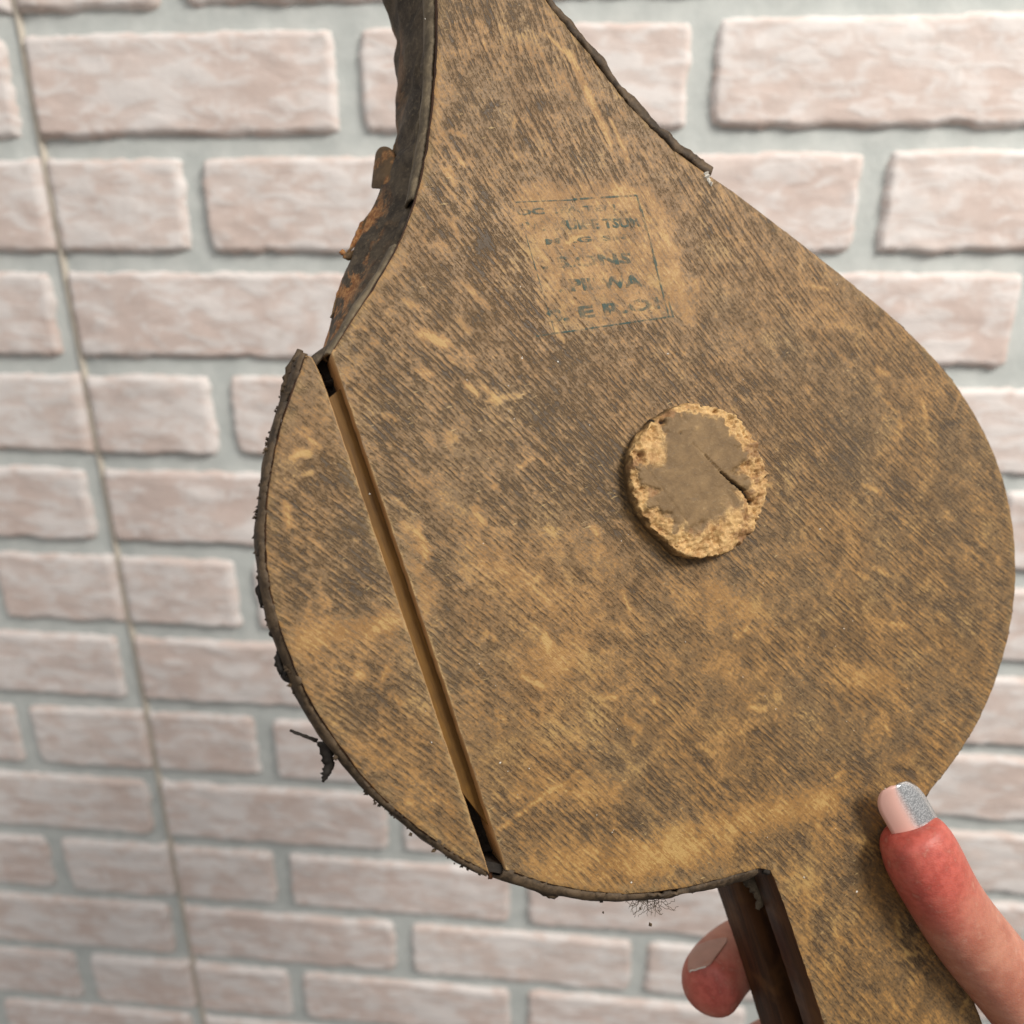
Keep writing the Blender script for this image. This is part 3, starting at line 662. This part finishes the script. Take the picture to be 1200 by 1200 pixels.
# ------------------------------------------------------------------ worn wooden plug in the middle of the board
def plug():
    c = un(826, 561, -5.6); NR, NA = 64, 300; RR = 19.4
    crack = [Vector(un(x, y, -5.6)) for x, y in ((812, 520), (826, 533), (845, 553), (858, 565), (872, 574), (882, 588))]
    def segd(p, a, b):
        e = b - a; t = clamp((p - a).dot(e) / e.length_squared); return (p - a - e * t).length, t
    scr = [(Vector(un(752, 540, -5.6)), Vector(un(812, 622, -5.6))), (Vector(un(745, 565, -5.6)), Vector(un(772, 590, -5.6)))]
    vs, fs, fr, pt = [], [], [], []
    pits = [(884, 588, 1.2, 1.6), (770, 491, 1.3, 1.2), (760, 493, 1.2, 1.1), (778, 494, 1.0, 1.0), (902, 558, .8, .8), (798, 508, .4, .4), (826, 474, .9, .7)]
    pits = [(*un(x, y, -5.6), r, d) for x, y, r, d in pits]
    lights = [(770, 533, 3.2), (757, 528, 2.2), (880, 500, 3.0), (895, 525, 2.5), (888, 600, 4.0), (862, 612, 4.2), (835, 622, 2.6), (870, 485, 2.6), (835, 480, 2.2)]
    lights = [(*un(x, y, -5.6), r) for x, y, r in lights]
    for i in range(NR + 1):
        for j in range(NA):
            th = 2 * math.pi * j / NA; ca, sa = math.cos(th), math.sin(th)
            Rt = RR * (1 + .035 * fbm(ca * 1.3, sa * 1.3, 1) + .016 * math.cos(3 * th + .6) + .014 * fbm(ca * 6, sa * 6, 4))
            k = i / NR
            r = Rt * min(1, (k / .86)) ; side = max(0, (k - .86) / .14)
            u, v = c[0] + ca * r, c[1] + sa * r
            # width of the chipped border, larger on the lower and right sides
            chip = 1.5 + 5.2 * max(0, fbm(ca * 1.7, sa * 1.7, 9) + .22) + 1.8 * max(0, sa) + .8 * max(0, ca) + 1.6 * fbm(u * .28, v * .28, 14)
            chip = max(.35, chip); e = ss(Rt - chip * 1.6, Rt - chip * .35, r + 1.1 * fbm(u * .55, v * .55, 17))
            n1 = fbm(u * .35, v * .35, 3); n2 = abs(fbm(u * .9, v * .9, 6, )); n3 = fbm(u * 2.2, v * 2.2, 1)
            h = 5.6 + .06 * fbm(u * .12, v * .12) - e * (.7 + 1.3 * max(-.3, n1) + 1.3 * n2) - .22 * n3 * e
            f = e + .15
            for a, b, rr in lights:
                d = math.hypot(u - a, v - b) / rr; g = math.exp(-d * d * 1.2); f += g * .8; h -= g * .18 * (1 + n1 * 3)
            pit = 0
            for a, b, rr, dd in pits:
                d = math.hypot(u - a, (v - b) * 1.3) / rr; g = math.exp(-d * d * 1.8); h -= g * dd * 1.3; pit = max(pit, ss(.35, .8, g))
            for q in range(5):
                d, t = segd(Vector((u, v)), crack[q], crack[q + 1]); wd = (.10, .14, .28, .42, .55)[q] * (1 + .6 * fbm(u * 1.5, v * 1.5, 7))
                g = math.exp(-(d / wd) ** 2) * ((q + .5) / 2.5 if q < 2 else 1); h -= g * 1.3; pit = max(pit, ss(.3, .8, g) * (.5 if q < 2 else 1))
            for a, b in scr:
                d, t = segd(Vector((u, v)), a, b); g = math.exp(-(d / .3) ** 2); h -= g * .12; f += g * .22
            if side > 0:
                h *= (1 - side) ** .8; uo = .35 * fbm(ca * 5, sa * 5, side * 2) + .35 * math.sin(side * 3.1)
                u += ca * uo; v += sa * uo; f = .25 + .5 * (1 - side) * (fbm(u * .3, v * .3) + .6); pit = max(pit, ss(.35, 1, side) * .35) if side > .2 else pit
                if side >= 1: h = -.3
            vs.append(P(u, v, -h)); fr.append(f); pt.append(pit)
    for i in range(NR):
        for j in range(NA):
            a = i * NA + j; b = i * NA + (j + 1) % NA; fs.append((a, b, b + NA, a + NA))
    o = mesh_obj('wooden_plug', vs, fs, M_plug, bel)
    o.data.attributes.new('fresh', 'FLOAT', 'POINT').data.foreach_set('value', fr)
    o.data.attributes.new('pit', 'FLOAT', 'POINT').data.foreach_set('value', pt)
    bm = bmesh.new(); bm.from_mesh(o.data); bmesh.ops.remove_doubles(bm, verts=bm.verts, dist=1e-6); bmesh.ops.recalc_face_normals(bm, faces=bm.faces); bm.to_mesh(o.data); bm.free()
    o['label'] = 'round wooden plug with crumbled pale edge and a black crack'
plug()

# ------------------------------------------------------------------ faded ink stamp on the board: flat print
def stamp():
    w_ = -.10; vs, fs = [], []
    def line(a, b, t):
        a, b = Vector(un(*a)), Vector(un(*b)); e = (b - a).normalized(); nn = Vector((-e.y, e.x)) * t / 2; k = len(vs)
        for q in (a - nn, a + nn, b + nn, b - nn): vs.append(P(q.x, q.y, w_))
        fs.append((k, k + 1, k + 2, k + 3))
    line((604, 237), (680, 234), .3); line((672, 233.5), (746, 229), .5); line((746, 229), (766, 300), .6); line((765, 300), (784, 371), .5); line((752, 245), (770, 312), .3); line((787, 371), (628, 394), .42); line((783, 352), (789, 372), .6); line((612, 262), (650, 390), .25)
    frame = mesh_obj('stamp_border', vs, fs, mat_ink(.45, .68), front, False)
    def text(s, x0, y0, x1, y1, hpx):
        cu = bpy.data.curves.new('t', 'FONT'); cu.body = s; cu.size = 1; cu.resolution_u = 2; cu.offset = .045
        ob = bpy.data.objects.new('t', cu); C.objects.link(ob)
        me = bpy.data.meshes.new_from_object(ob.evaluated_get(bpy.context.evaluated_depsgraph_get()))
        bpy.data.objects.remove(ob); bpy.data.curves.remove(cu)
        xs = [v.co.x for v in me.vertices]; ys = [v.co.y for v in me.vertices]; ax, bx, ay, by = min(xs), max(xs), min(ys), max(ys)
        a, b = Vector(un(x0, y0)), Vector(un(x1, y1)); e = b - a; hv = Vector(un(x0 - hpx * .27, y0 - hpx)) - a
        for v in me.vertices:
            q = a + e * ((v.co.x - ax) / (bx - ax)) + hv * ((v.co.y - ay) / (by - ay)); v.co = P(q.x, q.y, w_ - .02)
        me.materials.append(M_ink); o = bpy.data.objects.new('stamp_text', me); lk(o, front)
    text('OC  .PA TEN', 606, 253, 722, 247, 8)
    text('VE  MUR E TSUM', 618, 272, 752, 266, 12)
    text('M  .G  SM', 640, 287, 735, 281, 7)
    text('. S.ONS', 636, 316, 742, 309, 14)
    text('. PIRWA', 655, 343, 754, 336, 15)
    text('S. E R.OI', 642, 379, 774, 362, 15)
stamp()

# ------------------------------------------------------------------ nozzle outside the frame, so the thing is whole
def nozzle():
    vs, fs = [], []; N = 20
    for k, (y, r) in enumerate(((.196, .017), (.205, .017), (.215, .012), (.26, .008), (.33, .006), (.335, .004))):
        for i in range(N):
            a = 2 * math.pi * i / N; vs.append((-.014 + r * math.cos(a), y, -.018 + r * math.sin(a)))
    for k in range(5):
        for i in range(N): fs.append((k * N + i, k * N + (i + 1) % N, (k + 1) * N + (i + 1) % N, (k + 1) * N + i))
    mesh_obj('nozzle', vs, fs, M_metal, bel)
nozzle()

# ------------------------------------------------------------------ hand holding the handle
hand = frame_empty('hand'); tag(hand, 'right hand gripping the bellows handle, thumb in front, fingers curled behind', 'hand')
def hand_body():
    V, E, RD = [], [], []
    def add(p, r, par=None):
        V.append(p); RD.append(r); i = len(V) - 1
        if par is not None: E.append((par, i))
        return i
    palm = add(L3(1330, 1330, .225), (.020, .018)); wrist = add(L3(1420, 1540, .235), (.021, .018), palm); add(L3(1500, 1760, .25), (.024, .021), wrist)
    # thumb along the handle edge
    t = add(L3(1285, 1275, .222), (.0145, .0140), palm); t = add(L3(1198, 1172, .214), (.0116, .0110), t); t = add(L3(1132, 1092, .207), (.0112, .0104), t)
    t = add(L3(1104, 1050, .2035), (.0102, .0096), t); t = add(L3(1082, 1008, .202), (.0110, .0100), t); t = add(L3(1070, 980, .2015), (.0100, .0088), t); t = add(L3(1063, 965, .2015), (.0076, .0070), t)
    # fingers: knuckle, behind the handle, tip coming round on the left
    for k, (dx, dy, s) in enumerate(((0, 0, 1.0), (40, 118, 1.04), (80, 225, .98), (118, 318, .86))):
        a = add(L3(1285 + dx * .6, 1190 + dy * .9, .240), (.0108 * s, .011 * s), palm)
        b = add(L3(1190 + dx, 1150 + dy, .258), (.0098 * s, .0098 * s), a)
        c = add(L3(1060 + dx, 1108 + dy, .262), (.0094 * s, .0094 * s), b)
        d = add(L3(940 + dx, 1095 + dy, .256), (.0092 * s, .0096 * s), c)
        e = add(L3(866 + dx, 1112 + dy, .248), (.0098 * s, .0106 * s), d)
        f = add(L3(834 + dx, 1147 + dy, .238), (.0104 * s, .0112 * s), e)
        g = add(L3(826 + dx, 1168 + dy, .230), (.0096 * s, .0098 * s), f)
    me = bpy.data.meshes.new('palm_and_fingers'); me.from_pydata([tuple(v) for v in V], E, []); o = bpy.data.objects.new('palm_and_fingers', me); lk(o, hand)
    m = o.modifiers.new('skin', 'SKIN'); m.use_smooth_shade = True; m.branch_smoothing = .6
    for i, d in enumerate(me.skin_vertices[0].data): d.radius = RD[i]; d.use_root = (i == 0)
    o.modifiers.new('s', 'SUBSURF').levels = 3; o.modifiers['s'].render_levels = 3
    dg = bpy.context.evaluated_depsgraph_get(); m2 = bpy.data.meshes.new_from_object(o.evaluated_get(dg)); o.modifiers.clear(); o.data = m2; bpy.data.meshes.remove(me)
    m2.materials.clear(); m2.materials.append(M_skin); m2.polygons.foreach_set('use_smooth', [True] * len(m2.polygons))
    pads = [(L3(828, 1172, .222), .0165), (L3(1050, 1010, .195), .024), (L3(868, 1285, .222), .013)]
    m2.attributes.new('red', 'FLOAT', 'POINT').data.foreach_set('value', [max(ss(r * 1.5, r * .4, (v.co - p).length) for p, r in pads) for v in m2.vertices])
    return o
hb = hand_body()
from mathutils.bvhtree import BVHTree
BV = BVHTree.FromObject(hb, bpy.context.evaluated_depsgraph_get())
def nail(base, tip, side, up, wd, mats, parent, name='fingernail', curl=.35, split=None, label=None, hug=1.0, lift=.0003):
    """curved plate laid on the flesh from its base to the free edge at the tip (local points)"""
    vs, fs, mi = [], [], []; A, B = 24, 16; side = side.normalized(); up = up.normalized()
    for i in range(A + 1):
        s = i / A; c = base.lerp(tip, s)
        ww = wd * (1 if s > .22 else math.sqrt(max(.0, 1 - ((.22 - s) / .23) ** 2)) * .5 + .5) * (1 if s < .62 or hug > 0 and s < .8 else math.sqrt(max(.0, 1 - ((s - (.8 if hug > 0 else .62)) / (.2 if hug > 0 else .38)) ** 2)) * (.55 if hug > 0 else .85) + (.45 if hug > 0 else .15))
        for j in range(B + 1):
            q = -1 + 2 * j / B; p = c + side * (q * ww) - up * (curl * ww * q * q)
            if hug > 0:
                h, n_, _, d = BV.find_nearest(p)
                p = h + n_ * (lift + .0007 * ss(.84, 1, s))
            vs.append(p)
    for i in range(A):
        for j in range(B):
            k = i * (B + 1) + j; fs.append((k, k + 1, k + B + 2, k + B + 1)); mi.append(1 if split and split(i / A, -1 + 2 * j / B) else 0)
    o = mesh_obj(name, vs, fs, mats, parent, True, mi)
    if hug > 0: m = o.modifiers.new('sm', 'SMOOTH'); m.iterations = 10; m.factor = .5
    m = o.modifiers.new('s', 'SOLIDIFY'); m.thickness = .0004; m.offset = 0
    o.data.attributes.new('pink', 'FLOAT', 'POINT').data.foreach_set('value', [ss(.1, -.35, -1 + 2 * (k % (B + 1)) / B) for k in range(len(vs))])
    if label: o['label'] = label
    return o
tb, tt = L3(1096, 1000, .1985), L3(1050, 920, .199)
sd = (L3(1092, 940, .2015) - L3(1036, 962, .2005)); ax = tt - tb; upv = ax.cross(sd)
if upv.z < 0: upv = -upv
nail(tb, tt, sd, upv, .0064, [M_silver], hb, 'thumbnail', .5, label='long silver painted thumbnail with pink edge', hug=-1)
def finger_nail(dx, dy, s):
    b = L3(833 + dx, 1099 + dy, .240); t = L3(800 + dx, 1139 + dy, .2265); sd = L3(852 + dx, 1124 + dy, .23) - L3(800 + dx, 1142 + dy, .23)
    up = (t - b).cross(sd); ref = L3(800 + dx, 1080 + dy, .22) - L3(833 + dx, 1140 + dy, .236)
    if up.dot(ref) < 0: up = -up
    nail(b, t, sd, up, .0076 * s, [M_nail, M_nailwhite], hb, 'fingernail', 0, split=lambda s_, q: s_ > .93, hug=1)
finger_nail(0, 0, 1); finger_nail(40, 118, 1.04)
